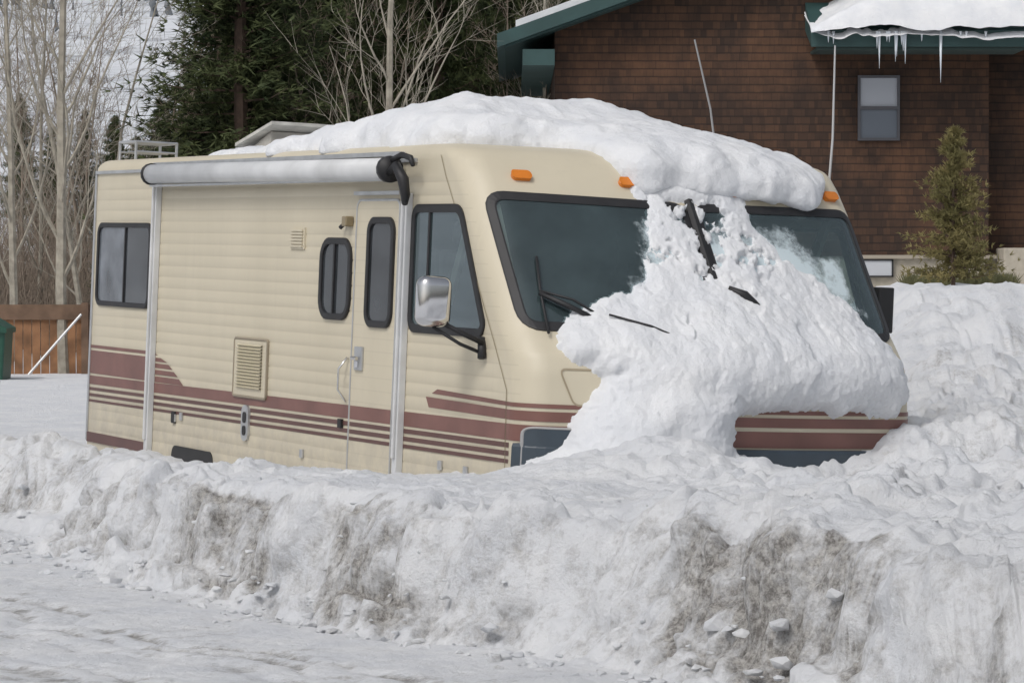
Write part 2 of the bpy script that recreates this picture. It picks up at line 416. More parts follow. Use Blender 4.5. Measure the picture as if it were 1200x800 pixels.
def rpoly(pts,r,n=5):
    P=[];N=len(pts)
    for i in range(N):
        p0,p1,p2=[np.array(pts[(i+k)%N],float) for k in (-1,0,1)]
        a=p0-p1;b=p2-p1;la=np.linalg.norm(a);lb=np.linalg.norm(b);rr_=min(r,la*.45,lb*.45)
        A=p1+a/la*rr_;C=p1+b/lb*rr_
        for k in range(n+1):
            t=k/n;P.append(tuple((1-t)**2*A+2*t*(1-t)*p1+t*t*C))
    return P
def dens(P,step=.06):
    Q=[];N=len(P)
    for i in range(N):
        a=np.array(P[i]);b=np.array(P[(i+1)%N]);k=max(1,int(np.linalg.norm(b-a)/step))
        for j in range(k): Q.append(tuple(a+(b-a)*j/k))
    return Q
def inpoly(x,z,P):
    x=np.asarray(x);z=np.asarray(z);r=np.zeros(x.shape,bool);N=len(P)
    for i in range(N):
        x1,z1=P[i];x2,z2=P[(i+1)%N]
        c=((z1>z)!=(z2>z))
        with np.errstate(divide='ignore',invalid='ignore'):
            r^=c&(x<(x2-x1)*(z-z1)/(z2-z1+1e-12)+x1)
    return r
def sdpoly(x,z,P):
    d=np.full(x.shape,1e9);N=len(P)
    for i in range(N):
        ax,az=P[i];bx,bz=P[(i+1)%N];ex,ez=bx-ax,bz-az
        t=np.clip(((x-ax)*ex+(z-az)*ez)/(ex*ex+ez*ez),0,1)
        d=np.minimum(d,np.hypot(x-ax-ex*t,z-az-ez*t))
    return np.where(inpoly(x,z,P),d,-d)
NS=lambda x,z,h:np.stack([np.asarray(x,float),-np.asarray(h,float)+0*np.asarray(x,float),np.asarray(z,float)+0*np.asarray(x,float)],-1)
FARS=lambda x,z,h:np.stack([np.asarray(x,float),W+np.asarray(h,float)+0*np.asarray(x,float),np.asarray(z,float)+0*np.asarray(x,float)],-1)
def ring(name,P,mp,w,h,m,parent=RV,inner=0,depth=.03,step=.05):
    P=np.array(dens(P,step));N=len(P)
    t=np.roll(P,-1,0)-np.roll(P,1,0);t/=np.linalg.norm(t,axis=1,keepdims=True)+1e-9
    nrm=np.stack([t[:,1],-t[:,0]],1)
    area=np.sum(P[:,0]*np.roll(P[:,1],-1)-np.roll(P[:,0],-1)*P[:,1])
    if area<0:nrm=-nrm
    prof=[(-inner,-depth),(-inner,h*.8),(-inner+.008,h),(w-.008,h),(w,h*.8),(w,-.005)]
    V=[]
    for o,hh in prof:
        q=P+nrm*o;V.append(mp(q[:,0],q[:,1],np.full(N,hh)))
    V=np.concatenate(V);F=[]
    for k in range(len(prof)-1):
        for i in range(N):
            j=(i+1)%N;F.append((k*N+i,k*N+j,(k+1)*N+j,(k+1)*N+i))
    return mk(name,V,F,m,parent,False)
def pane(name,P,mp,h,m,parent=RV,step=.1):
    P=np.array(P);z0,z1=P[:,1].min(),P[:,1].max()
    zz=np.concatenate([z0+(z1-z0)*(.5-.5*np.cos(np.linspace(0.03,math.pi-.03,22)))]);V=[];nc=24
    for z in zz:
        xsn=[]
        N=len(P)
        for i in range(N):
            a=P[i];b=P[(i+1)%N]
            if (a[1]>z)!=(b[1]>z): xsn.append(a[0]+(b[0]-a[0])*(z-a[1])/(b[1]-a[1]))
        xa,xb=min(xsn),max(xsn);xx=np.linspace(xa,xb,nc);V.append(mp(xx,np.full(nc,z),np.full(nc,h)))
    V=np.concatenate(V);r=len(zz);F=[(j*nc+i,j*nc+i+1,(j+1)*nc+i+1,(j+1)*nc+i) for j in range(r-1) for i in range(nc-1)]
    return mk(name,V,F,m,parent,True)
def lid(B_,P,mp,h,depth=.02):
    N=len(P);P=np.array(P);n0=len(B_.v)
    A=mp(P[:,0],P[:,1],np.full(N,h));C=mp(P[:,0],P[:,1],np.full(N,-depth))
    B_.v+=[tuple(p) for p in A]+[tuple(p) for p in C]
    B_.f.append(tuple(n0+i for i in range(N)))
    for i in range(N):
        j=(i+1)%N;B_.f.append((n0+i,n0+j,n0+N+j,n0+N+i))
WSL=rpoly([(.09,1.385),(1.36,1.40),(1.365,2.17),(.09,2.19)],.10)
WSR=rpoly([(1.44,1.40),(2.71,1.385),(2.71,2.19),(1.435,2.17)],.10)
CAB=rpoly([(-1.56,1.33),(-.50,1.33),(-.46,1.38),(-.86,2.10),(-1.56,2.10)],.08)
rows=[]
z=.12
while z<2.30:
    rows+= [(z,0,.004),(z+.010,0,0),(z+.045,0,.0003),(z+.076,0,.0006)];z+=.086
rows+=[(zq,0,0) for zq in np.arange(z,2.42,.03)]+[(2.42,0,0)]
for k in range(1,7):
    p=math.radians(15*k);rows.append((2.42+.1*math.sin(p),.1*(1-math.cos(p)),0))
va=[RC*(1-math.cos(math.radians(a))) for a in range(0,90,11)]
vf=va+list(np.linspace(RC,W-RC,104))+[W-v for v in va[::-1]]
vf=np.array(vf)
sidef=np.concatenate([np.linspace(0,.74,14)[:-1],np.linspace(.74,1,56)[:-1]])
rc=[math.radians(a) for a in range(0,91,18)]
V=[]
for z,e,gr in rows:
    fr=S(vf,np.full(len(vf),z));fr[:,1]=e+fr[:,1]*(W-2*e)/W
    xe=fr[0,0];r0=.06
    L=[(XR+e+r0-r0*math.sin(a),e+r0-r0*math.cos(a),z) for a in rc[::-1]]
    x0=XR+e+r0
    sx_=[x0+(xe-x0)*t for t in sidef[1:]]
    L+=[(x,e+gr*float(np.clip((xe-.12-x)/.15,0,1)),z) for x in sx_]
    L+=[tuple(p) for p in fr]
    L+=[(x,W-e-gr*float(np.clip((xe-.12-x)/.15,0,1)),z) for x in sx_[::-1]]
    L+=[(XR+e+r0-r0*math.sin(a),W-e-r0+r0*math.cos(a),z) for a in rc]
    V.append(L)
nc=len(V[0]);V=np.array(V);nr=len(V);idx=np.arange(nr*nc).reshape(nr,nc)
F=[]
C=(V[:-1]+V[1:])/2;C=(C+np.roll(C,-1,1))/2
hole=np.zeros(C.shape[:2],bool)
isf=C[:,:,0]>np.array([xc(z)-RC-.001 for z in C[:,0,2]])[:,None]
hole|=isf&(inpoly(C[:,:,1],C[:,:,2],WSL)|inpoly(C[:,:,1],C[:,:,2],WSR))
hole|=((C[:,:,1]<.02)|(C[:,:,1]>W-.02))&inpoly(C[:,:,0],C[:,:,2],CAB)
for j in range(nr-1):
    for i in range(nc):
        if hole[j,i]: continue
        k=(i+1)%nc;F.append((idx[j,i],idx[j,k],idx[j+1,k],idx[j+1,i]))
F.append(tuple(idx[-1]))
mk('body_shell',V.reshape(-1,3),F,BODY,RV,True)
b=B();b.box(-2.9,-2.85,.05,W-.05,.3,2.45);b.box(-2.85,-.2,.05,W-.05,.75,.8);b.box(-2.85,-1.2,.05,W-.05,2.40,2.43);b.mk('interior_lining',INTER,RV)
b=B()
vv=np.linspace(.2,W-.2,20)
P=[]
for v in vv: P.append((float(S(v,1.33)[0])-.06,v,1.33))
for v in vv: P.append((-.95,v,1.36))
b.add(P,[(i,i+1,21+i,20+i) for i in range(19)]);b.box(-.97,-.93,.2,W-.2,.8,1.36);b.mk('dashboard',simple('dash',(.14,.14,.13),.7),RV)
for y in (.65,2.15):
    b=B();b.box(-2.1,-1.5,y-.27,y+.27,1.0,1.15);b.box(-2.15,-2.0,y-.27,y+.27,1.15,1.85);b.box(-2.13,-2.02,y-.13,y+.13,1.87,2.05);b.mk('seat',SEAT,RV,bevel=.04)
b=B();b.tube([(-1.15+.08*math.cos(t)*.5,2.15+.22*math.sin(t),1.42+.2*math.cos(t)) for t in np.linspace(0,2*math.pi,24)],.016,6);b.tube([(-1.15,2.15,1.42),(-.9,2.15,1.3)],.02,6);b.mk('steering_wheel',BLACK,RV,True)
for P in (WSL,WSR):
    pane('windshield_glass',P,FS,.004,GLASS);ring('windshield_gasket',P,FS,.022,.012,BLACK,inner=.030)
b=B()
pts=[FS(1.40,zz,.015) for zz in np.linspace(1.36,2.2,10)];b.tube(pts,.030,6)
b.mk('windshield_post',BLACK,RV)
pane('cab_window_glass',CAB,NS,.004,GLASS);ring('cab_window_frame',CAB,NS,.028,.016,BLACK,inner=.026)
pane('cab_window_glass',CAB,FARS,.004,GLASS);ring('cab_window_frame',CAB,FARS,.03,.016,BLACK,inner=.026)
b=B();b.box(-1.32,-1.295,-.014,.01,1.33,2.1);b.mk('window_mullion',BLACK,RV)
b=B();b.tube([(-.75,W-.15,2.25),(-1.3,W-.1,1.45)],.035,6);b.tube([(-.72,.15,2.2),(-.2,.12,1.42)],.03,6);b.tube([(-.95,.10,2.0),(-1.25,.12,1.5)],.03,6);b.mk('cab_pillar',simple('pillar',(.6,.58,.5),.6),RV)
b=B()
for k in range(5):
    for yy in (1.10,1.70): b.box(-.45-.05*k,-.43-.05*k,yy,yy+.28,1.345,1.42+.02*k)
b.mk('defrost_vents',simple('grille',(.2,.21,.21),.5),RV)
def swin(name,x0,x1,z0,z1,r,mull=None,m1=DGLASS,m2=None,fw=.03):
    P=rrect(x0,x1,z0,z1,r)
    pane(name+'_glass',P,NS,.006,m1);ring(name+'_frame',P,NS,fw,.022,BLACK,inner=.010,depth=0)
    if mull:
        b=B();b.box(mull-.012,mull+.012,-.02,0,z0,z1);b.mk(name+'_mullion',BLACK,RV)
    if m2:
        P=rrect(mull+.015,x1-.01,z0+.01,z1-.01,.01);pane(name+'_glass',P,NS,.009,m2)
swin('rear_window',-7.87,-6.62,1.35,1.97,.07,-7.2,GGLASS,DGLASS)
swin('side_window',-3.06,-2.59,1.38,1.87,.11,-2.84,DGLASS,fw=.035)
DP=rrect(-2.47,-1.78,.25,2.15,.05)
b=B();lid(b,DP,NS,.012);b.mk('entry_door',BODY,RV)
ring('entry_door_frame',DP,NS,.016,.020,ALU,depth=0)
swin('door_window',-2.23,-1.86,1.35,2.01,.07,fw=.035)
for ob in list(RV.children):
    if ob.name.startswith('door_window'): ob.location.y-=.012
b=B();b.box(-2.40,-2.27,-.03,-.01,1.02,1.18);b.mk('door_lock',ALU,RV,bevel=.006)
b=B();b.tube([(-2.39,-.05,1.10),(-2.30,-.05,1.10)],.014,6);b.box(-2.36,-2.31,-.04,-.02,1.04,1.08);b.mk('door_handle',CHROME,RV)
b=B();b.tube([(-2.55,-.01,1.1),(-2.58,-.06,1.02),(-2.58,-.06,.88),(-2.55,-.01,.8)],.008,6);b.mk('grab_handle',CHROME,RV,True)
b=B();b.box(-2.50,-1.75,-.035,0,2.19,2.215);b.mk('drip_rail',ALU,RV)
b=B();b.box(-2.64,-2.56,-.06,0,1.98,2.05);b.mk('porch_light',simple('porch',(.25,.2,.12),.3),RV,bevel=.01)
b=B();b.box(-2.66,-2.60,-.02,0,.62,.68);b.tube([(-2.65,-.01,2.02),(-2.70,-.04,1.97)],.015,6);b.mk('small_fittings',BLACK,RV)
# awning
b=B();b.tube([(-6.36,-.11,2.375),(-1.74,-.11,2.35)],.076,18);b.mk('awning_roll',WHITE,RV,True)
b=B();b.box(-6.50,-1.75,-.05,-.002,2.44,2.470);b.box(-6.34,-1.78,-.13,-.09,2.275,2.290);b.mk('awning_rail',ALU,RV)
b=B()
b.tube([(-1.77,-.11,2.35),(-1.72,-.11,2.35)],.088,14);b.tube([(-1.70,-.11,2.41),(-1.54,-.12,2.44),(-1.44,-.10,2.42),(-1.40,-.10,2.37)],[.022,.02,.02,.014],8)
b.tube([(-1.74,-.12,2.32),(-1.60,-.13,2.37),(-1.48,-.13,2.28),(-1.50,-.1,2.18),(-1.55,-.08,2.13)],[.022,.032,.038,.032,.022],8)
b.tube([(-6.38,-.11,2.375),(-6.34,-.11,2.375)],.086,14);b.mk('awning_bracket',BLACK,RV,True)
b=B()
for x,z0,z1 in ((-6.44,.2,2.33),(-1.63,.38,2.2)):
    b.box(x-.035,x+.035,-.05,0,z0,z1);b.box(x-.012,x+.018,-.07,-.05,z0+.1,z1)
b.mk('awning_arm',WHITE,RV,bevel=.006)
b=B();b.box(XR+.05,-1.55,-.018,-.001,2.40,2.425);b.box(XR+.03,XR+.07,-.01,-.001,.2,2.42);b.mk('corner_trim',ALU,RV)
b=B();b.box(XR+.06,-6.56,-.010,-.001,.19,.27);b.mk('skirt_trim',BROWND,RV)
b=B();sp=[(-1.19,2.44),(-1.10,2.30),(-.66,1.75),(-.30,1.28),(-.10,1.0),(-.075,.3)]
for p,q in zip(sp[:-1],sp[1:]):
    b.add([(p[0]-.006,-.003,p[1]),(p[0]+.006,-.003,p[1]),(q[0]+.006,-.003,q[1]),(q[0]-.006,-.003,q[1])],[(0,1,2,3)])
b.mk('cab_seam',simple('seam',(.33,.28,.19),.6),RV)
b=B()
b.box(-3.66,-3.40,-.012,0,1.82,1.97)
for k in range(6): b.box(-3.64,-3.42,-.024,-.012,1.835+k*.022,1.848+k*.022)
b.mk('side_vent',BODY,RV)
b=B();b.box(-4.66,-4.02,-.014,0,.745,1.155);b.mk('louver_door',BODY,RV,bevel=.006)
ring('louver_door_frame',rrect(-4.66,-4.02,.745,1.155,.02),NS,.014,.020,simple('lvframe',(.28,.24,.18),.5),inner=.004,depth=0)
b=B()
for k in range(14):
    z=.80+k*.0235
    b.add([(-4.58,-.016,z),(-4.10,-.016,z),(-4.10,-.034,z+.008),(-4.58,-.034,z+.008),(-4.58,-.016,z+.018),(-4.10,-.016,z+.018)],[(0,1,2,3),(3,2,5,4)])
b.mk('louver_slats',simple('slat',(.56,.51,.38),.5),RV)
b=B();lid(b,rrect(-4.46,-4.32,.42,.68,.06),NS,.02);b.mk('service_hatch',ALU,RV)
b=B();lid(b,rrect(-4.42,-4.36,.55,.63,.025),NS,.026);lid(b,rrect(-4.42,-4.36,.46,.53,.025),NS,.026);lid(b,rrect(-5.95,-5.88,.46,.55,.02),NS,.02);lid(b,rrect(-5.95,-5.05,.12,.29,.08),NS,.006);b.mk('service_port_wheel_well_shade',BLACK,RV)  # last lid: black sheet standing in for the shade of the wheel well opening
b=B()
for x,z in ((-5.9,.50),(-5.75,.52),(-1.0,.48),(-.62,.47),(-3.3,.4)): b.box(x-.025,x+.025,-.018,0,z-.03,z+.03)
b.mk('compartment_latch',ALU,RV,bevel=.004)
def strip(name,pts,m,h=.003):
    P=np.array(pts);V=NS(P[:,0],P[:,1],np.full(len(P),h));mk(name,V,[tuple(range(len(P)))],m,RV,False)
e1=-.04
strip('stripe',[(-8.0,.755),(-6.50,.755),(-6.50,.945),(-8.0,.945)],BROWN)
strip('stripe',[(-6.40,.755),(-5.75,.755),(-5.85,.80),(-6.40,.80)],BROWN)
strip('stripe',[(-6.40,.815),(-5.88,.815),(-5.97,.85),(-6.40,.85)],BROWN)
strip('stripe',[(-6.40,.865),(-6.0,.865),(-6.10,.90),(-6.40,.90)],BROWN)
strip('stripe',[(-6.40,.915),(-6.13,.915),(-6.28,.945),(-6.40,.945)],BROWN)
strip('stripe',[(-8.0,.965),(-6.35,.965),(-6.5,.99),(-8.0,.99)],BROWN)
for za,zb,zc,zd,m in ((.665,.735,.70,.80,BROWN),(.615,.64,.655,.685,BROWND),(.565,.59,.605,.635,BROWND),(.52,.54,.56,.585,BROWND)):
    l=lambda x,p,q:p+(q-p)*(x+8)/8
    for xa,xb in ((-8.0,-2.49),(-1.76,e1)):
        strip('stripe',[(xa,l(xa,za,zc)),(xb,l(xb,za,zc)),(xb,l(xb,zb,zd)),(xa,l(xa,zb,zd))],m)
    xa,xb=-2.46,-1.79
    strip('stripe',[(xa,l(xa,za,zc)),(xb,l(xb,za,zc)),(xb,l(xb,zb,zd)),(xa,l(xa,zb,zd))],m,h=.015)
strip('stripe',[(-1.22,.835),(e1,.825),(e1,.885),(-1.27,.90)],BROWN)
strip('stripe',[(-1.18,.925),(e1,.905),(e1,.93),(-1.10,.955)],BROWN)
def fstrip(v0,v1,z0,z1,m,h=.004,name='stripe'):
    vv=np.unique(np.concatenate([np.array(va)[(np.array(va)>=v0)],np.linspace(v0,v1,60),W-np.array(va)]));vv=vv[(vv>=v0)&(vv<=v1)]
    n=len(vv);V=np.concatenate([FS(vv,np.full(n,z0),np.full(n,h)),FS(vv,np.full(n,z1),np.full(n,h))]);mk(name,V,[(i,i+1,n+i+1,n+i) for i in range(n-1)],m,RV,True)
for z0,z1,m in ((.905,.93,BROWN),(.825,.885,BROWN),(.70,.80,BROWN)): fstrip(0.0,W,z0,z1,m)
def slab(name,v0,v1,z0,z1,h,m):
    vv=np.linspace(v0,v1,70);n=len(vv);prof=[(z0,-.02),(z0,h),(z0+.02,h+.01),(z1-.02,h+.01),(z1,h),(z1,-.02)]
    V=np.concatenate([FS(vv,np.full(n,z),np.full(n,hh)) for z,hh in prof]);F=[(k*n+i,k*n+i+1,(k+1)*n+i+1,(k+1)*n+i) for k in range(5) for i in range(n-1)]
    mk(name,V,F,m,RV,False)
slab('front_bumper',.02,W-.02,.30,.69,.05,SLATE)
P=rpoly([(.05,.30),(.40,.30),(.42,.74),(.38,.785),(.05,.785)],.04)
pane('bumper_corner',P,FS,.055,SLATE);ring('bumper_corner_edge',P,FS,.010,.06,simple('edge',(.35,.35,.35),.5),inner=.008)
ring('headlight_door_seam',rpoly([(.30,.93),(.95,.93),(.95,1.14),(.22,1.14)],.04),FS,.005,.004,simple('seam2',(.35,.29,.2),.6),depth=0)
for v,z in ((.33,2.31),(1.02,2.30),(1.4,2.26),(1.78,2.26),(2.60,2.29)):
    P=rrect(v-.055,v+.055,z-.018,z+.018,.016);pane('clearance_light',P,FS,.03,AMBER);ring('clearance_light_rim',P,FS,.006,.03,AMBER,depth=0)
# mirror
b=B();b.box(-.57,-.43,-.44,-.22,1.36,1.67);b.mk('side_mirror',CHROME,RV,True,bevel=.06,seg=5)
b=B();b.box(-.585,-.565,-.41,-.25,1.40,1.64);b.mk('side_mirror_glass',DGLASS,RV,bevel=.004)
b=B();b.tube([(-.50,-.30,1.40),(-.45,-.16,1.33),(-.42,-.02,1.27)],.016,8);b.tube([(-.50,-.33,1.36),(-.45,-.16,1.26),(-.42,0,1.20)],.012,6);b.tube([(-.46,-.01,1.30),(-.41,-.03,1.18)],.028,8);b.mk('mirror_arm',BLACK,RV,True)
b=B();b.box(-.62,-.50,W+.08,W+.20,1.42,1.72);b.tube([(-.5,W+.1,1.5),(-.3,W-.02,1.45)],.02,6);b.mk('side_mirror',BLACK,RV,bevel=.03)
# wipers
b=B()
b.tube([FS(.27,1.80,.025),FS(.235,1.6,.025),FS(.20,1.33,.035)],.009,6)
b.tube([FS(.22,1.57,.04),FS(.35,1.50,.05),FS(.55,1.40,.05)],[.014,.018,.013],6);b.tube([FS(.22,1.585,.04),FS(.40,1.52,.07),FS(.6,1.40,.05)],.008,6)
b.tube([FS(.58,1.42,.1),FS(.8,1.33,.13),FS(1.0,1.25,.13)],.007,6)
b.tube([FS(1.44,1.62,.08),FS(1.53,1.57,.10),FS(1.63,1.50,.08)],[.02,.03,.02],7)
b.mk('windshield_wiper',BLACK,RV,True)
# roof things
b=B();b.add([(-5.78,.42,2.50),(-5.25,.42,2.50),(-5.25,.85,2.50),(-5.78,.85,2.50),(-5.75,.45,2.58),(-5.28,.45,2.72),(-5.28,.82,2.72),(-5.75,.82,2.58)],[(0,1,5,4),(1,2,6,5),(2,3,7,6),(3,0,4,7),(4,5,6,7)]);b.mk('roof_vent',TANV,RV,bevel=.01)
b=B();b.add([(-5.85,.38,2.61),(-5.10,.38,2.76),(-5.10,.9,2.76),(-5.85,.9,2.61),(-5.85,.38,2.635),(-5.10,.38,2.785),(-5.10,.9,2.785),(-5.85,.9,2.635)],[(0,1,5,4),(1,2,6,5),(2,3,7,6),(3,0,4,7),(4,5,6,7),(3,2,1,0)]);b.mk('roof_vent_lid',simple('ventlid',(.5,.49,.45),.6,var=.2),RV)
b=B()
for y in (.15,.50): b.tube([(-7.9,y,2.5),(-7.9,y,2.67),(-7.5,y,2.67),(-7.5,y,2.5)],.013,6)
for x in (-7.9,-7.7,-7.5): b.tube([(x,.15,2.67),(x,.50,2.67)],.011,6);b.tube([(x,.15,2.59),(x,.50,2.59)],.009,6)
b.box(-7.2,-7.05,.9,1.1,2.52,2.66)
b.mk('roof_rack',ALU,RV)
b=B();b.tube([(-.98,2.75,2.3),(-1.0,2.78,2.7),(-1.02,2.78,3.32)],[.009,.008,.006],6);b.mk('mast_antenna',simple('mast',(.45,.45,.45),.5),RV)
b=B();b.tube([(-1.9,2.42,2.5),(-1.93,2.36,2.9),(-1.98,2.24,3.37)],[.009,.007,.006],5);b.mk('whip_antenna',simple('whip',(.3,.3,.3),.5),RV)
for x in (-5.6,-1.35):
    for y in (.2,W-.2):
        b=B();n=24
        for rr_,yy in ((.20,-.11),(.36,-.13),(.40,-.09),(.40,.09),(.36,.13),(.20,.11)):
            for k in range(n): b.v.append((x+rr_*math.cos(k*2*math.pi/n),y+yy,.38+rr_*math.sin(k*2*math.pi/n)))
        for k in range(5):
            for i in range(n): b.f.append((k*n+i,k*n+(i+1)%n,(k+1)*n+(i+1)%n,(k+1)*n+i))
        b.f.append(tuple(range(n)));b.f.append(tuple(range(5*n,6*n)));b.mk('wheel',BLACK,RV)
# ---- snow on the vehicle
def surf_snow(name,A,Bc,H,mp,parent,thr=.006,m=SNOWC,attrs=None):
    ny,nx=A.shape
    P=mp(A.ravel(),Bc.ravel(),np.maximum(H.ravel(),0)-.004).reshape(ny,nx,3)
    keep=(H>thr);idx=np.arange(ny*nx).reshape(ny,nx)
    k=keep[:-1,:-1]|keep[1:,:-1]|keep[:-1,1:]|keep[1:,1:]
    F=np.stack([idx[:-1,:-1],idx[:-1,1:],idx[1:,1:],idx[1:,:-1]],-1)[k]
    mk(name,P.reshape(-1,3),F.reshape(-1,4),m,parent,attrs=attrs)
vv,zz=np.meshgrid(np.arange(.03,W-.02,.010),np.arange(.25,2.42,.010))
FP=[(.98,2.40),(1.03,2.10),(1.0,1.9),(.88,1.74),(.72,1.62),(.52,1.54),(.36,1.46),(.20,1.36),(.20,1.24),(.42,1.17),(.54,1.10),(.40,1.0),(.30,.86),(.20,.71),(.06,.54),(.0,.2),(2.4,.2),(1.9,.48),(1.34,.68),(1.36,.82),(1.7,.90),(2.1,.87),(2.5,.92),(2.72,1.00),(2.72,1.24),(2.56,1.44),(2.44,1.60),(2.24,1.75),(2.10,1.90),(1.92,2.06),(1.82,2.40)]
sd=sdpoly(vv,zz,FP)
nz=.11*fbm(vv*3.5,zz*3.5,oct=6,seed=201,gain=.62)
e=sd+nz
T=np.interp(zz,[.2,.5,.8,1.0,1.25,1.45,1.65,2.0,2.4],[.58,.45,.30,.20,.16,.12,.07,.055,.08])
T=T*np.interp(vv,[0,.6,1.2,2.0,2.8],[.8,1,1,.9,.75])
H=T*(1-np.exp(-np.clip(e,0,None)/.10))
c1,ee1=cells(vv*5+.7*fbm(vv*6,zz*6,oct=3,seed=77),zz*5+.7*fbm(vv*6,zz*6,oct=3,seed=78),seed=501)
rough_=ss(fbm(vv*1.6,zz*1.6,oct=3,seed=231),-.1,.3)
H=H*(1+.40*fbm(vv*2.0,zz*2.0,oct=3,seed=211)+.08*c1*rough_)+np.clip(e/.06,0,1)*(.015*fbm(vv*9,zz*9,oct=5,seed=215,gain=.6)+.004*fbm(vv*34,zz*34,oct=2,seed=216))
H=np.where(e>0,H,-.01)
thin=ss(zz,1.6,1.8)*(1-ss(zz,2.14,2.25))
H=H-thin*.10*ss(fbm(vv*7,zz*7,oct=5,seed=221,gain=.65),.06,.42)
surf_snow('snow_on_windshield',vv,zz,H,FSS,RV)
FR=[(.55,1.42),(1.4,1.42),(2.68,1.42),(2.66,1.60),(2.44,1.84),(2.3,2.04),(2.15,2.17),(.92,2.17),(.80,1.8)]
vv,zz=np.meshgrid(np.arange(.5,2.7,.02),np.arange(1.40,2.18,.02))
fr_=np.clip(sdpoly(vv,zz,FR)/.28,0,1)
REFL_POLY=[(2.18,1.62),(2.52,1.56),(2.50,1.90),(2.26,1.96)]  # pale patch painted onto the right pane in place of a reflection
fr_=np.maximum(fr_,.9*np.clip((sdpoly(vv,zz,REFL_POLY)+.05*fbm(vv*7,zz*7,oct=4,seed=91))/.09,0,1))
surf_snow('windshield_frost_refl',vv,zz,np.where(fr_>0,.012,-.01)+0*vv,FS,RV,.0,FROST_REFL,{'frost_refl':fr_})
# roof snow as a closed, remeshed body
xv,yv=np.meshgrid(np.arange(-6.9,-.20,.02),np.arange(.0,2.9,.02))
RP=[(-6.75,.5),(-6.2,.25),(-5.4,.08),(-1.62,.07),(-1.45,.2),(-1.28,.5),(-1.15,.80),(-.80,.95),(-.50,1.10),(-.40,1.5),(-.42,2.0),(-.50,2.36),(-.72,2.52),(-1.0,2.58),(-1.5,2.70),(-6.7,2.70)]
sd=sdpoly(xv,yv,RP)+.10*fbm(xv*1.9,yv*1.9,oct=4,seed=301)+.03*fbm(xv*6,yv*6,oct=3,seed=303)
top=np.interp(xv,[-6.8,-6.0,-5.0,-4.6,-4.2,-3.6,-3.0,-2.4,-1.8,-1.4,-1.1,-.8,-.45],[2.58,2.60,2.63,2.67,2.71,2.75,2.78,2.79,2.76,2.71,2.66,2.58,2.48])
top=top+.16*np.exp(-(((xv+2.45)/.62)**4+((yv-1.1)/.75)**4))-.07*ss(yv,1.5,2.4)*ss(xv,-2.2,-1.2)
top=top+(.09*fbm(xv*1.1,yv*1.1,oct=4,seed=311)+.015*billow(xv*2.6,yv*2.6,oct=3,seed=312)+.008*fbm(xv*9,yv*9,oct=3,seed=313))*ss(xv,-6.5,-4.5)
fx=S(np.clip(yv,0,W),np.full(yv.shape,2.40))[...,0]
over=xv-fx
base=np.interp(over,[-.4,-.15,0,.1,.25,.5],[2.50,2.45,2.34,2.25,2.20,2.20])+ss(over,-.1,.1)*.08*fbm(yv*3,xv*0,oct=4,seed=320)
r=np.clip(sd/.22,0,1);rf=np.sqrt(np.clip(1-(1-r)**2,0,1))
side_soft=.40*np.exp(-np.clip(sd,0,9)/.35)*ss(xv,-1.4,-2.0)
mid=base+(top-base)*.40*ss(over,-.3,.1)
Hr=mid+(top-mid)*rf*(1-side_soft)
Lo=mid-(mid-base)*rf-.02
kv=sd>0
Hr=np.where(kv,Hr,mid);Lo=np.where(kv,Lo,mid-.02)
ny,nx=xv.shape;idx=np.arange(ny*nx).reshape(ny,nx)
k=kv[:-1,:-1]&kv[1:,:-1]&kv[:-1,1:]&kv[1:,1:]
Q=np.stack([idx[:-1,:-1],idx[:-1,1:],idx[1:,1:],idx[1:,:-1]],-1)[k].reshape(-1,4)
V1=np.stack([xv,yv,Hr],-1).reshape(-1,3);V2=np.stack([xv,yv,Lo],-1).reshape(-1,3);N1=len(V1)
ed={}
for q in Q:
    for i in range(4):
        a,b_=int(q[i]),int(q[(i+1)%4])
        if (b_,a) in ed: del ed[(b_,a)]
        else: ed[(a,b_)]=1
wall=np.array([(b_,a,a+N1,b_+N1) for a,b_ in ed])
ob=mk('snow_on_roof',np.concatenate([V1,V2]),np.concatenate([Q,Q[:,::-1]+N1,wall]),SNOWC,RV)
md=ob.modifiers.new('r','REMESH');md.mode='VOXEL';md.voxel_size=.018;md.use_smooth_shade=True
md=ob.modifiers.new('s','SMOOTH');md.iterations=6;md.factor=.5
for nm,sc_,st_ in (('snowtex',.26,.07),('snowtex2',.07,.016)):
    tx=bpy.data.textures.new(nm,'CLOUDS');tx.noise_scale=sc_;tx.noise_depth=4
    md=ob.modifiers.new('d','DISPLACE');md.texture=tx;md.strength=st_;md.mid_level=.5;md.texture_coords='LOCAL'
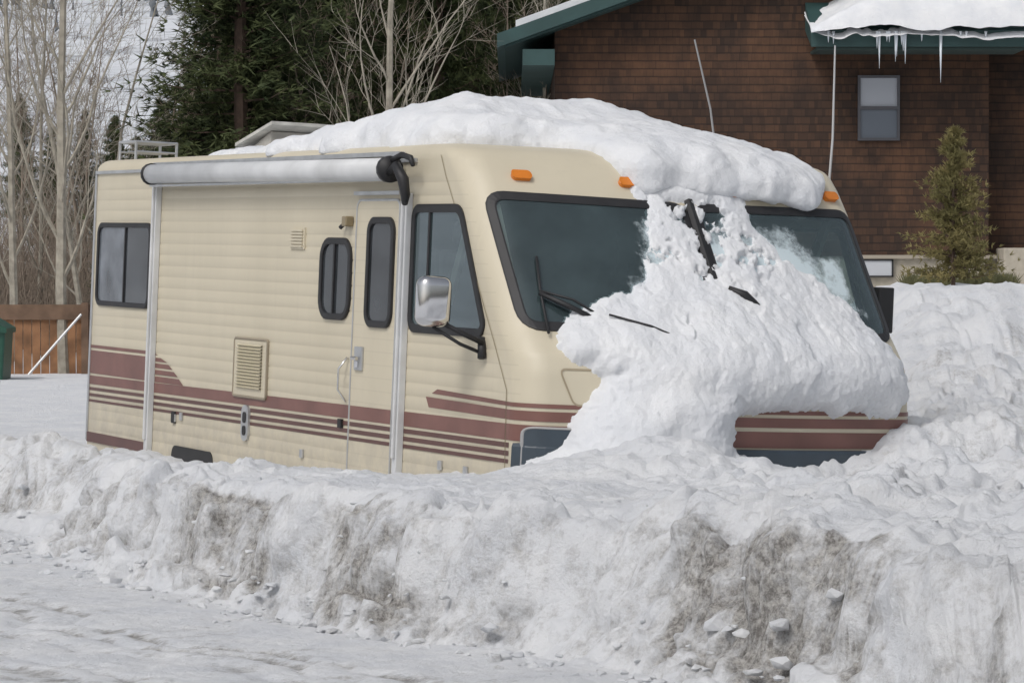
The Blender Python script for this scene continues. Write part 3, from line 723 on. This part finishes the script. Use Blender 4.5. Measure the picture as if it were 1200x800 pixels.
# ================================================================ HOUSE
HO=empty('shingle_house');HO.location=(0,60,0)
def shingle():
    m,nt,b=mat('cedar_shingles');tc=nt.nodes.new('ShaderNodeTexCoord');o=tc.outputs['Object']
    sx=nt.nodes.new('ShaderNodeSeparateXYZ');nt.links.new(o,sx.inputs[0])
    hcoord=M(nt,'ADD',sx.outputs[0],sx.outputs[1])
    zj=M(nt,'ADD',sx.outputs[2],M(nt,'MULTIPLY',noise(nt,o,3.5,3),.03))
    row=M(nt,'FLOOR',M(nt,'DIVIDE',zj,.15))
    wn=nt.nodes.new('ShaderNodeTexWhiteNoise');wn.noise_dimensions='1D';nt.links.new(row,wn.inputs['W'])
    hx=M(nt,'ADD',M(nt,'DIVIDE',hcoord,.10),M(nt,'MULTIPLY',wn.outputs['Value'],7.0))
    hx=M(nt,'ADD',hx,M(nt,'MULTIPLY',M(nt,'SINE',M(nt,'ADD',M(nt,'MULTIPLY',hx,1.7),M(nt,'MULTIPLY',row,2.3))),.40))
    cell=M(nt,'FLOOR',hx)
    cb=nt.nodes.new('ShaderNodeCombineXYZ');nt.links.new(cell,cb.inputs[0]);nt.links.new(row,cb.inputs[1])
    w2=nt.nodes.new('ShaderNodeTexWhiteNoise');w2.noise_dimensions='2D';nt.links.new(cb.outputs[0],w2.inputs['Vector'])
    c=mixc(nt,w2.outputs['Value'],(.030,.016,.010),(.078,.038,.020))
    n=noise(nt,o,.5,7,.65);c=mixc(nt,rng_(nt,n,.42,.7,0,.75),c,(.026,.015,.011))
    n=noise(nt,o,.45,6,.65);c=mixc(nt,rng_(nt,n,.50,.70,0,.65),c,(.15,.070,.034))
    fr=M(nt,'FRACT',M(nt,'DIVIDE',zj,.15));fx_=M(nt,'FRACT',hx)
    c=mixc(nt,M(nt,'MULTIPLY',M(nt,'LESS_THAN',fx_,.08),.35),c,(.008,.005,.004))
    c=mixc(nt,M(nt,'MULTIPLY',M(nt,'LESS_THAN',fr,.18),.6),c,(.008,.005,.004))
    nt.links.new(c,b.inputs['Base Color']);b.inputs['Roughness'].default_value=.85
    bp=nt.nodes.new('ShaderNodeBump');bp.inputs['Strength'].default_value=.7;bp.inputs['Distance'].default_value=.03;bp.invert=True
    nt.links.new(M(nt,'ADD',fr,M(nt,'MULTIPLY',w2.outputs['Value'],.5)),bp.inputs['Height']);nt.links.new(bp.outputs[0],b.inputs['Normal'])
    return m
SH=shingle();TEAL=simple('teal_trim',(.030,.070,.068),.6,var=.15,scale=2);CONC=simple('foundation',(.42,.38,.31),.9,var=.12,bump=.3)
g=lambda px:(px-600)*.0162
h_=lambda py:1.65+(331-py)*.0162
x0,x1=.81,9.05;rx=5.0;sl=.36
b=B();zt=lambda x:6.05+sl*((x if x<rx else 2*rx-x)+.28)
b.add([(x0,0,2.15),(x1,0,2.15),(x1,0,zt(x1)),(rx,0,zt(rx)),(x0,0,zt(x0)),(x0,9,2.15),(x1,9,2.15),(x1,9,zt(x1)),(rx,9,zt(rx)),(x0,9,zt(x0))],[(0,1,2,3,4),(0,4,9,5),(1,6,7,2),(5,9,8,7,6)])
b.mk('shingle_wall',SH,HO)
b=B();b.box(x1+.003,10.6,.8,9,2.15,6.9);b.mk('side_wing_wall',SH,HO)
b=B();b.box(x0+.05,x1-.05,.05,8.9,.8,2.147);b.box(x1,10.5,.75,8.9,.8,2.147);b.mk('foundation',CONC,HO)
b=B();b.box(9.25,12,-.6,.4,1.0,2.3);b.mk('retaining_block',CONC,HO,bevel=.03)
b=B();b.box(6.4,9.2,-.05,-.003,2.10,2.17);b.mk('skirt_board',simple('skirt',(.35,.31,.25),.7),HO)
def slabroof(name,dz0,dz1,m,ex=0,y0=-.7,y1=9.6,pat=None):
    b=B();xa=-.28-ex;xb=rx;xd=2*rx+.28+ex
    for p,q in ((xa,xb),(xb,xd)):
        zp,zq=zt(p),zt(q)
        vs=[(p,y0,zp+dz0),(q,y0,zq+dz0),(q,y0,zq+dz1),(p,y0,zp+dz1),(p,y1,zp+dz0),(q,y1,zq+dz0),(q,y1,zq+dz1),(p,y1,zp+dz1)]
        b.add(vs,[(0,1,2,3),(4,7,6,5),(0,4,5,1),(3,2,6,7),(0,3,7,4),(1,5,6,2)])
    b.mk(name,m,HO)
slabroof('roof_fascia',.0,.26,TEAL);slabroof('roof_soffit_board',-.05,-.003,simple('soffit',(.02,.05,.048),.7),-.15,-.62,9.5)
slabroof('roof_snow',.263,.40,SNOWC,-.35,-.5,9.4)
b=B();b.box(.2,.80,-.68,9.2,5.72,6.02);b.mk('eave_box',TEAL,HO)
X0,X1=5.56,9.62
b=B();b.add([(X0,-1.25,6.02),(X1,-1.25,6.02),(X1,-1.25,6.33),(X0,-1.25,6.33),(X0,0,6.42),(X1,0,6.42),(X1,0,6.95),(X0,0,6.95)],[(0,1,2,3),(0,4,5,1),(3,2,6,7),(0,3,7,4),(1,5,6,2),(4,7,6,5)]);b.mk('porch_roof',TEAL,HO)
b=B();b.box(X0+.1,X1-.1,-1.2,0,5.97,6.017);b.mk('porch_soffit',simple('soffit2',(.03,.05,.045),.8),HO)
xv,yv=np.meshgrid(np.linspace(X0-.02,X1+.1,110),np.linspace(-1.5,1.2,50))
rr_=np.clip(np.minimum(np.minimum((xv-X0+.05)/1.2,(yv+1.5)/.35),(X1+.15-xv)/.3),0,1)
top=6.33+.25*np.clip(yv+1.25,0,9)+.62*np.sqrt(1-(1-rr_)**2)*(.45+.55*ss(xv,5.6,7.0))+.12*fbm(xv*1.3,yv*1.3,oct=4,seed=401)
bot=6.33+.25*np.clip(yv+1.25,0,9)-.14*ss(-yv,1.2,1.5)+.12*fbm(xv*2,yv*0,oct=3,seed=402)
ny,nx=xv.shape;idx=np.arange(ny*nx).reshape(ny,nx)
Q=np.stack([idx[:-1,:-1],idx[:-1,1:],idx[1:,1:],idx[1:,:-1]],-1).reshape(-1,4)
top=np.maximum(top,bot+.01)
mk('porch_roof_snow',np.concatenate([np.stack([xv,yv,top],-1).reshape(-1,3),np.stack([xv,yv,bot],-1).reshape(-1,3)]),np.concatenate([Q,Q[:,::-1]+ny*nx]),SNOWC,HO)
ICE=simple('ice',(.75,.8,.85),.15)
b=B()
for i in range(16):
    x=random.choice([random.uniform(6.75,7.3),random.uniform(6.75,7.3),random.uniform(5.7,9.4)]);l=random.uniform(.15,.7)*(1 if 6.7<x<7.4 else .35)
    b.tube([(x,-1.36,6.30),(x,-1.36,6.30-l*.5),(x,-1.36,6.30-l)],[.03,.016,.003],6)
b.tube([(7.95,-1.36,6.3),(7.95,-1.36,5.85),(7.95,-1.36,5.35)],[.035,.02,.003],6)
b.mk('icicles',ICE,HO,True)
wx0,wx1,wz0,wz1=g(1008),g(1051),h_(162),h_(92)
FRM=simple('win_frame',(.07,.07,.08),.5)
b=B()
for q in ((wx0-.05,wx1+.05,wz0-.05,wz0),(wx0-.05,wx1+.05,wz1,wz1+.05),(wx0-.05,wx0,wz0,wz1),(wx1,wx1+.05,wz0,wz1),(wx0,wx1,(wz0+wz1)/2-.03,(wz0+wz1)/2+.03)): b.box(q[0],q[1],-.06,.0,q[2],q[3])
b.mk('window_frame',FRM,HO)
b=B();b.box(wx0,wx1,-.02,-.003,(wz0+wz1)/2,wz1);b.mk('window_blind',simple('blind',(.36,.38,.42),.5),HO)
b=B();b.box(wx0,wx1,-.02,-.003,wz0,(wz0+wz1)/2);b.mk('window_pane',simple('winlow',(.12,.14,.17),.15),HO)
b=B();b.box(g(1004),g(1045),-.03,.06,1.78,2.06);b.mk('basement_window',simple('bwin',(.5,.52,.55),.4),HO)
b=B()
for q in ((g(1002),g(1047),2.06,2.09),(g(1002),g(1047),1.75,1.78),(g(1002),g(1004),1.75,2.09),(g(1045),g(1047),1.75,2.09)): b.box(q[0],q[1],-.05,.06,q[2],q[3])
b.mk('basement_window_frame',BLACK,HO)
# ================================================================ TREES
def bare(seed,h,r0,spread=.5,levels=4,low=.25,nb=16):
    rd=random.Random(seed);b=B()
    def br(p,d,l,r,lev):
        n=4 if lev>1 else 7
        pts=[p];rad=[r];q=p.copy();dd=d.copy()
        for i in range(n):
            dd=(dd+Vector((rd.gauss(0,1),rd.gauss(0,1),rd.gauss(0,.6)+.35*(lev>0)))*(.05 if lev==0 else .13)).normalized()
            q=q+dd*l/n;pts.append(q.copy());rad.append(r*(1-(i+1)/n*.85))
        b.tube(pts,rad,6 if lev==0 else (4 if lev==1 else 3),False)
        if lev>=levels: return
        k=nb if lev==0 else rd.randint(4,7)
        for j in range(k):
            t=(low+(1-low)*(j+rd.random())/k) if lev==0 else rd.uniform(.2,1)
            ii=min(n-1,int(t*n));f=t*n-ii;pp=pts[ii].lerp(pts[ii+1],f);rr=rad[ii]*(1-f)+rad[ii+1]*f
            axis=(pts[ii+1]-pts[ii]).normalized();an=rd.uniform(0,6.283);o=axis.orthogonal().normalized();o2=axis.cross(o)
            side=o*math.cos(an)+o2*math.sin(an);dn=(axis*(1-spread*.55)+side*spread*rd.uniform(.7,1.3)).normalized()
            ll=l*(.34 if lev==0 else .5)*rd.uniform(.6,1.1)*(1-.45*t if lev==0 else 1)
            br(pp,dn,ll,max(rr*.42,.005),lev+1)
    br(Vector((0,0,-.3)),Vector((rd.gauss(0,.03),rd.gauss(0,.03),1)).normalized(),h,r0,0)
    return b
variants=[]
for i,(s,h,r,lv,nb) in enumerate(((1,11,.10,3,22),(2,9,.06,3,20),(3,10,.08,3,24),(5,7,.045,3,20))):
    b=bare(s,h,r,.5,lv,.15,nb);me=bpy.data.meshes.new('aspen_mesh');me.from_pydata(b.v,[],b.f);me.materials.append(BARK if i!=3 else BARK2)
    variants.append(me)
def place(me,name,x,y,s=1,rot=None,z=None):
    o=bpy.data.objects.new(name,me);COL.objects.link(o);o.location=(x,y,(gz(x,y) if z is None else z));o.scale=(s,s,s);o.rotation_euler=(0,0,random.uniform(0,6.28) if rot is None else rot);return o
def atpx(px,Y): return (px-600)/3700*Y
for px,Y,k,s in ((14,58,0,.9),(40,66,1,1),(75,50,0,1),(98,62,2,.9),(126,66,1,.95),(150,74,3,.9),(-30,60,2,1),(-70,64,0,1),(55,76,3,1.1),(28,72,3,1.2),
                 (466,54,0,1.0),(400,66,3,1.2),(432,68,3,1.2),(380,72,3,1.1),(612,72,1,1),(590,70,3,1.2),(560,76,3,1.1),(88,74,3,1.2),(5,78,3,1.3),(110,70,3,1.2),(625,66,0,.9),(640,74,3,1.3),(170,72,3,1.0),(60,82,3,1.2)):
    place(variants[k],'aspen_tree',atpx(px,Y),Y,s)
def pine(seed,h,rbase,n,mtl,tuft=.22,dens=16,low=.12,droop=-.1,wd=.09):
    rd=random.Random(seed);t=B();t.tube([(0,0,-.3),(rd.gauss(0,.02*h/6),0,h*.5),(0,0,h)],[h*.016,h*.010,.01],7,False)
    V=[];F=[]
    for i in range(n):
        u=(i+rd.random())/n;z=h*(low+(1-low)*u);R_=rbase*(1-u)**.8*rd.uniform(.6,1.15)+.12*rbase/2.5
        a=rd.uniform(0,6.283);d=Vector((math.cos(a),math.sin(a),droop+.5*u))
        p0=Vector((0,0,z));p1=p0+d*R_;t.tube([p0,p0.lerp(p1,.6)+Vector((0,0,-.05*R_)),p1],[.008+.012*R_,.006+.006*R_,.004],3,False)
        for j in range(int(dens*(.4+R_/rbase))):
            w=rd.uniform(.15,1.05);c=p0.lerp(p1,w)+Vector((rd.gauss(0,.16*R_*w+.01*rbase),rd.gauss(0,.16*R_*w+.01*rbase),rd.gauss(0,.05*R_+.01*rbase)))
            base=(d+Vector((rd.gauss(0,.6),rd.gauss(0,.6),rd.gauss(.3,.5)))).normalized()
            for q in range(5):
                dd=(base+Vector((rd.gauss(0,.6),rd.gauss(0,.6),rd.gauss(0,.6)))).normalized();sd_=dd.orthogonal().normalized()*tuft*wd
                L=tuft*rd.uniform(.6,1.2);m=len(V);V+= [c-sd_,c+sd_,c+dd*L];F.append((m,m+1,m+2))
    me=bpy.data.meshes.new('pine_mesh');nv=len(t.v)
    me.from_pydata(t.v+[tuple(v) for v in V],[],t.f+[tuple(i+nv for i in f) for f in F])
    me.materials.append(PBARK);me.materials.append(mtl)
    mi=[0]*len(t.f)+[1]*len(F);me.polygons.foreach_set('material_index',mi);return me
pm=[pine(11,13,2.6,250,NEED,.27,50,.08),pine(12,12,2.3,230,NEED,.25,48,.07)]
for px,Y,k,s in ((285,66,0,1),(345,74,1,1.1),(395,84,0,1.1),(440,82,1,1.1),(512,70,0,.95),(555,74,1,1.05),(222,94,1,.66),(190,98,0,.54),(600,88,0,1.0),(160,104,1,.50),(480,86,0,1.1),
                 (260,80,1,.95),(320,90,0,1.2),(580,96,1,1.2),(420,96,0,1.2),(535,90,1,1.2),(640,92,0,1),(135,122,0,.45),(100,130,1,.42),(62,126,0,.38),(25,132,1,.45)):
    place(pm[k],'pine_tree',atpx(px,Y),Y,s)
sm=pine(21,2.25,.62,100,NEEDS,.085,36,.06,.05,.12)
place(sm,'spruce_sapling',atpx(1117,45),45,1)
b=B();rd=random.Random(9)
for i in range(4200):
    Y=rd.uniform(62,105);x=atpx(rd.uniform(-120,300),Y);z=.1;hh=rd.uniform(.8,3.0)
    if Y>85: hh*=1.2;z=.3+max(0,(Y-95))*.1
    p=Vector((x,Y,z));d=Vector((rd.gauss(0,.25),rd.gauss(0,.25),1))
    p1=p+d*hh*.5;p2=p1+(d+Vector((rd.gauss(0,.3),rd.gauss(0,.3),.2)))*hh*.5
    b.tube([p,p1,p2],[.014,.010,.004],3,False)
    for k in range(3):
        q=p.lerp(p1,rd.uniform(.4,1));b.tube([q,q+Vector((rd.gauss(0,.35),rd.gauss(0,.35),rd.uniform(.3,.9)))],[.007,.003],3,False)
b.mk('bare_thicket',BARK2)
# distant forest on the snowy mountainside
V=[];F=[];rd=random.Random(5)
NF=15000
Yr=240+440*np.array([rd.random() for _ in range(NF)])**.8;Xr=Yr*np.array([rd.uniform(-.32,.12) for _ in range(NF)])
kk=vn(Xr*.03,Yr*.02,seed=5)+.6*vn(Xr*.1,Yr*.06,seed=6)>np.array([rd.uniform(-.2,.9) for _ in range(NF)])
Xr,Yr=Xr[kk],Yr[kk];CZ=gzs(Xr,Yr)
for x,Y,z in zip(Xr,Yr,CZ):
    hh=rd.uniform(1.6,4.2);r=hh*.11;z=z-.3
    for t in range(3):
        zb=z+hh*(.1+.27*t);zt_=z+hh*(.52+.24*t);rr2=r*(1-.25*t);n0=len(V);m=5
        for k in range(m):
            a=k*math.pi*2/m+t;q=rr2*rd.uniform(.6,1.3);V.append((x+q*math.cos(a),Y+q*math.sin(a),zb+rd.uniform(-.1,.1)*hh))
        V.append((x,Y,zt_));F+= [(n0+k,n0+(k+1)%m,n0+m) for k in range(m)]
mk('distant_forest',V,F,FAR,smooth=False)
b=B()
for i in range(1500):
    Y=rd.uniform(46,52);px=rd.uniform(1060,1190);x=atpx(px,Y);z=1.55;hh=rd.uniform(.08,.28)
    b.add([(x-.02,Y,z),(x+.02,Y,z),(x+rd.gauss(0,.1),Y+rd.gauss(0,.05),z+hh)],[(0,1,2)])
b.mk('dry_grass',simple('grass',(.10,.10,.045),.9,var=.3))
# ================================================================ FENCE, BIN
b=B();x=-16.;Yf=50
while x<-4.5:
    w=.14;dz=rd.uniform(-.02,.02);b.box(x,x+w-.012,Yf,Yf+.025,0,1.12+dz);x+=w
FE=empty('wood_fence')
WOOD=simple('fence_wood',(.25,.125,.06),.8,var=.45,scale=3.5,bump=.3);WOOD2=simple('fence_wood_dark',(.16,.10,.065),.85,var=.3,scale=4)
b.mk('planks',WOOD,FE)
b=B();b.box(-16,-4.5,Yf-.05,Yf-.003,1.06,1.30);x=-16
while x<-4.5: b.box(x,x+.11,Yf-.16,Yf-.053,0,1.33);x+=2.3
b.mk('rails_and_posts',WOOD2,FE)
b=B();b.tube([(-7.6,Yf-.4,.2),(-6.78,Yf-.3,1.15)],.022,6);b.mk('leaning_pole',ALU)
GB=simple('bin_green',(.012,.07,.045),.45,var=.1)
BI=empty('trash_bin');bx=-7.60
b=B();b.add([(bx-.85,47,0),(bx,47,0),(bx+.05,47,.9),(bx-.9,47,.9),(bx-.85,47.8,0),(bx,47.8,0),(bx+.05,47.8,.9),(bx-.9,47.8,.9)],[(0,1,2,3),(1,5,6,2),(5,4,7,6),(4,0,3,7)])
b.mk('bin_body',GB,BI,bevel=.03)
b=B();b.add([(bx-.93,46.95,.9),(bx+.08,46.95,.9),(bx+.08,46.95,.97),(bx-.2,46.95,1.12),(bx-.93,46.95,1.12),(bx-.93,47.85,.9),(bx+.08,47.85,.9),(bx+.08,47.85,.97),(bx-.2,47.85,1.14),(bx-.93,47.85,1.14)],[(0,1,2,3,4),(9,8,7,6,5),(1,6,7,2),(2,7,8,3),(3,8,9,4),(0,5,6,1)]);b.mk('bin_lid',GB,BI)
# ================================================================ CAMERA / LIGHT
cam=bpy.data.cameras.new('camera');co=bpy.data.objects.new('camera',cam);COL.objects.link(co);sc.camera=co
co.location=(0,0,1.65);co.rotation_euler=(math.radians(90-1.07),0,0);cam.lens=111;cam.sensor_width=36;cam.clip_end=3000;cam.clip_start=.5
w=bpy.data.worlds.new('World');sc.world=w;w.use_nodes=True;nt=w.node_tree;bg=nt.nodes['Background']
sk=nt.nodes.new('ShaderNodeTexSky');sk.sky_type='NISHITA';sk.sun_disc=False;sk.sun_elevation=math.radians(50);sk.sun_rotation=math.radians(215)
sk.air_density=1;sk.dust_density=4;sk.ozone_density=1
hs=nt.nodes.new('ShaderNodeHueSaturation');hs.inputs['Saturation'].default_value=.32
nt.links.new(sk.outputs[0],hs.inputs['Color']);nt.links.new(hs.outputs[0],bg.inputs[0]);bg.inputs[1].default_value=.112
sl_=bpy.data.lights.new('sun','SUN');sl_.energy=.95;sl_.angle=math.radians(14);sl_.color=(1,.97,.94)
so=bpy.data.objects.new('sun',sl_);COL.objects.link(so)
az=math.radians(215);el=math.radians(50)
dirv=Vector((math.sin(az)*math.cos(el),math.cos(az)*math.cos(el),math.sin(el)))
so.rotation_euler=dirv.to_track_quat('Z','Y').to_euler()
sc.view_settings.view_transform='Standard';sc.view_settings.look='None';sc.view_settings.exposure=0
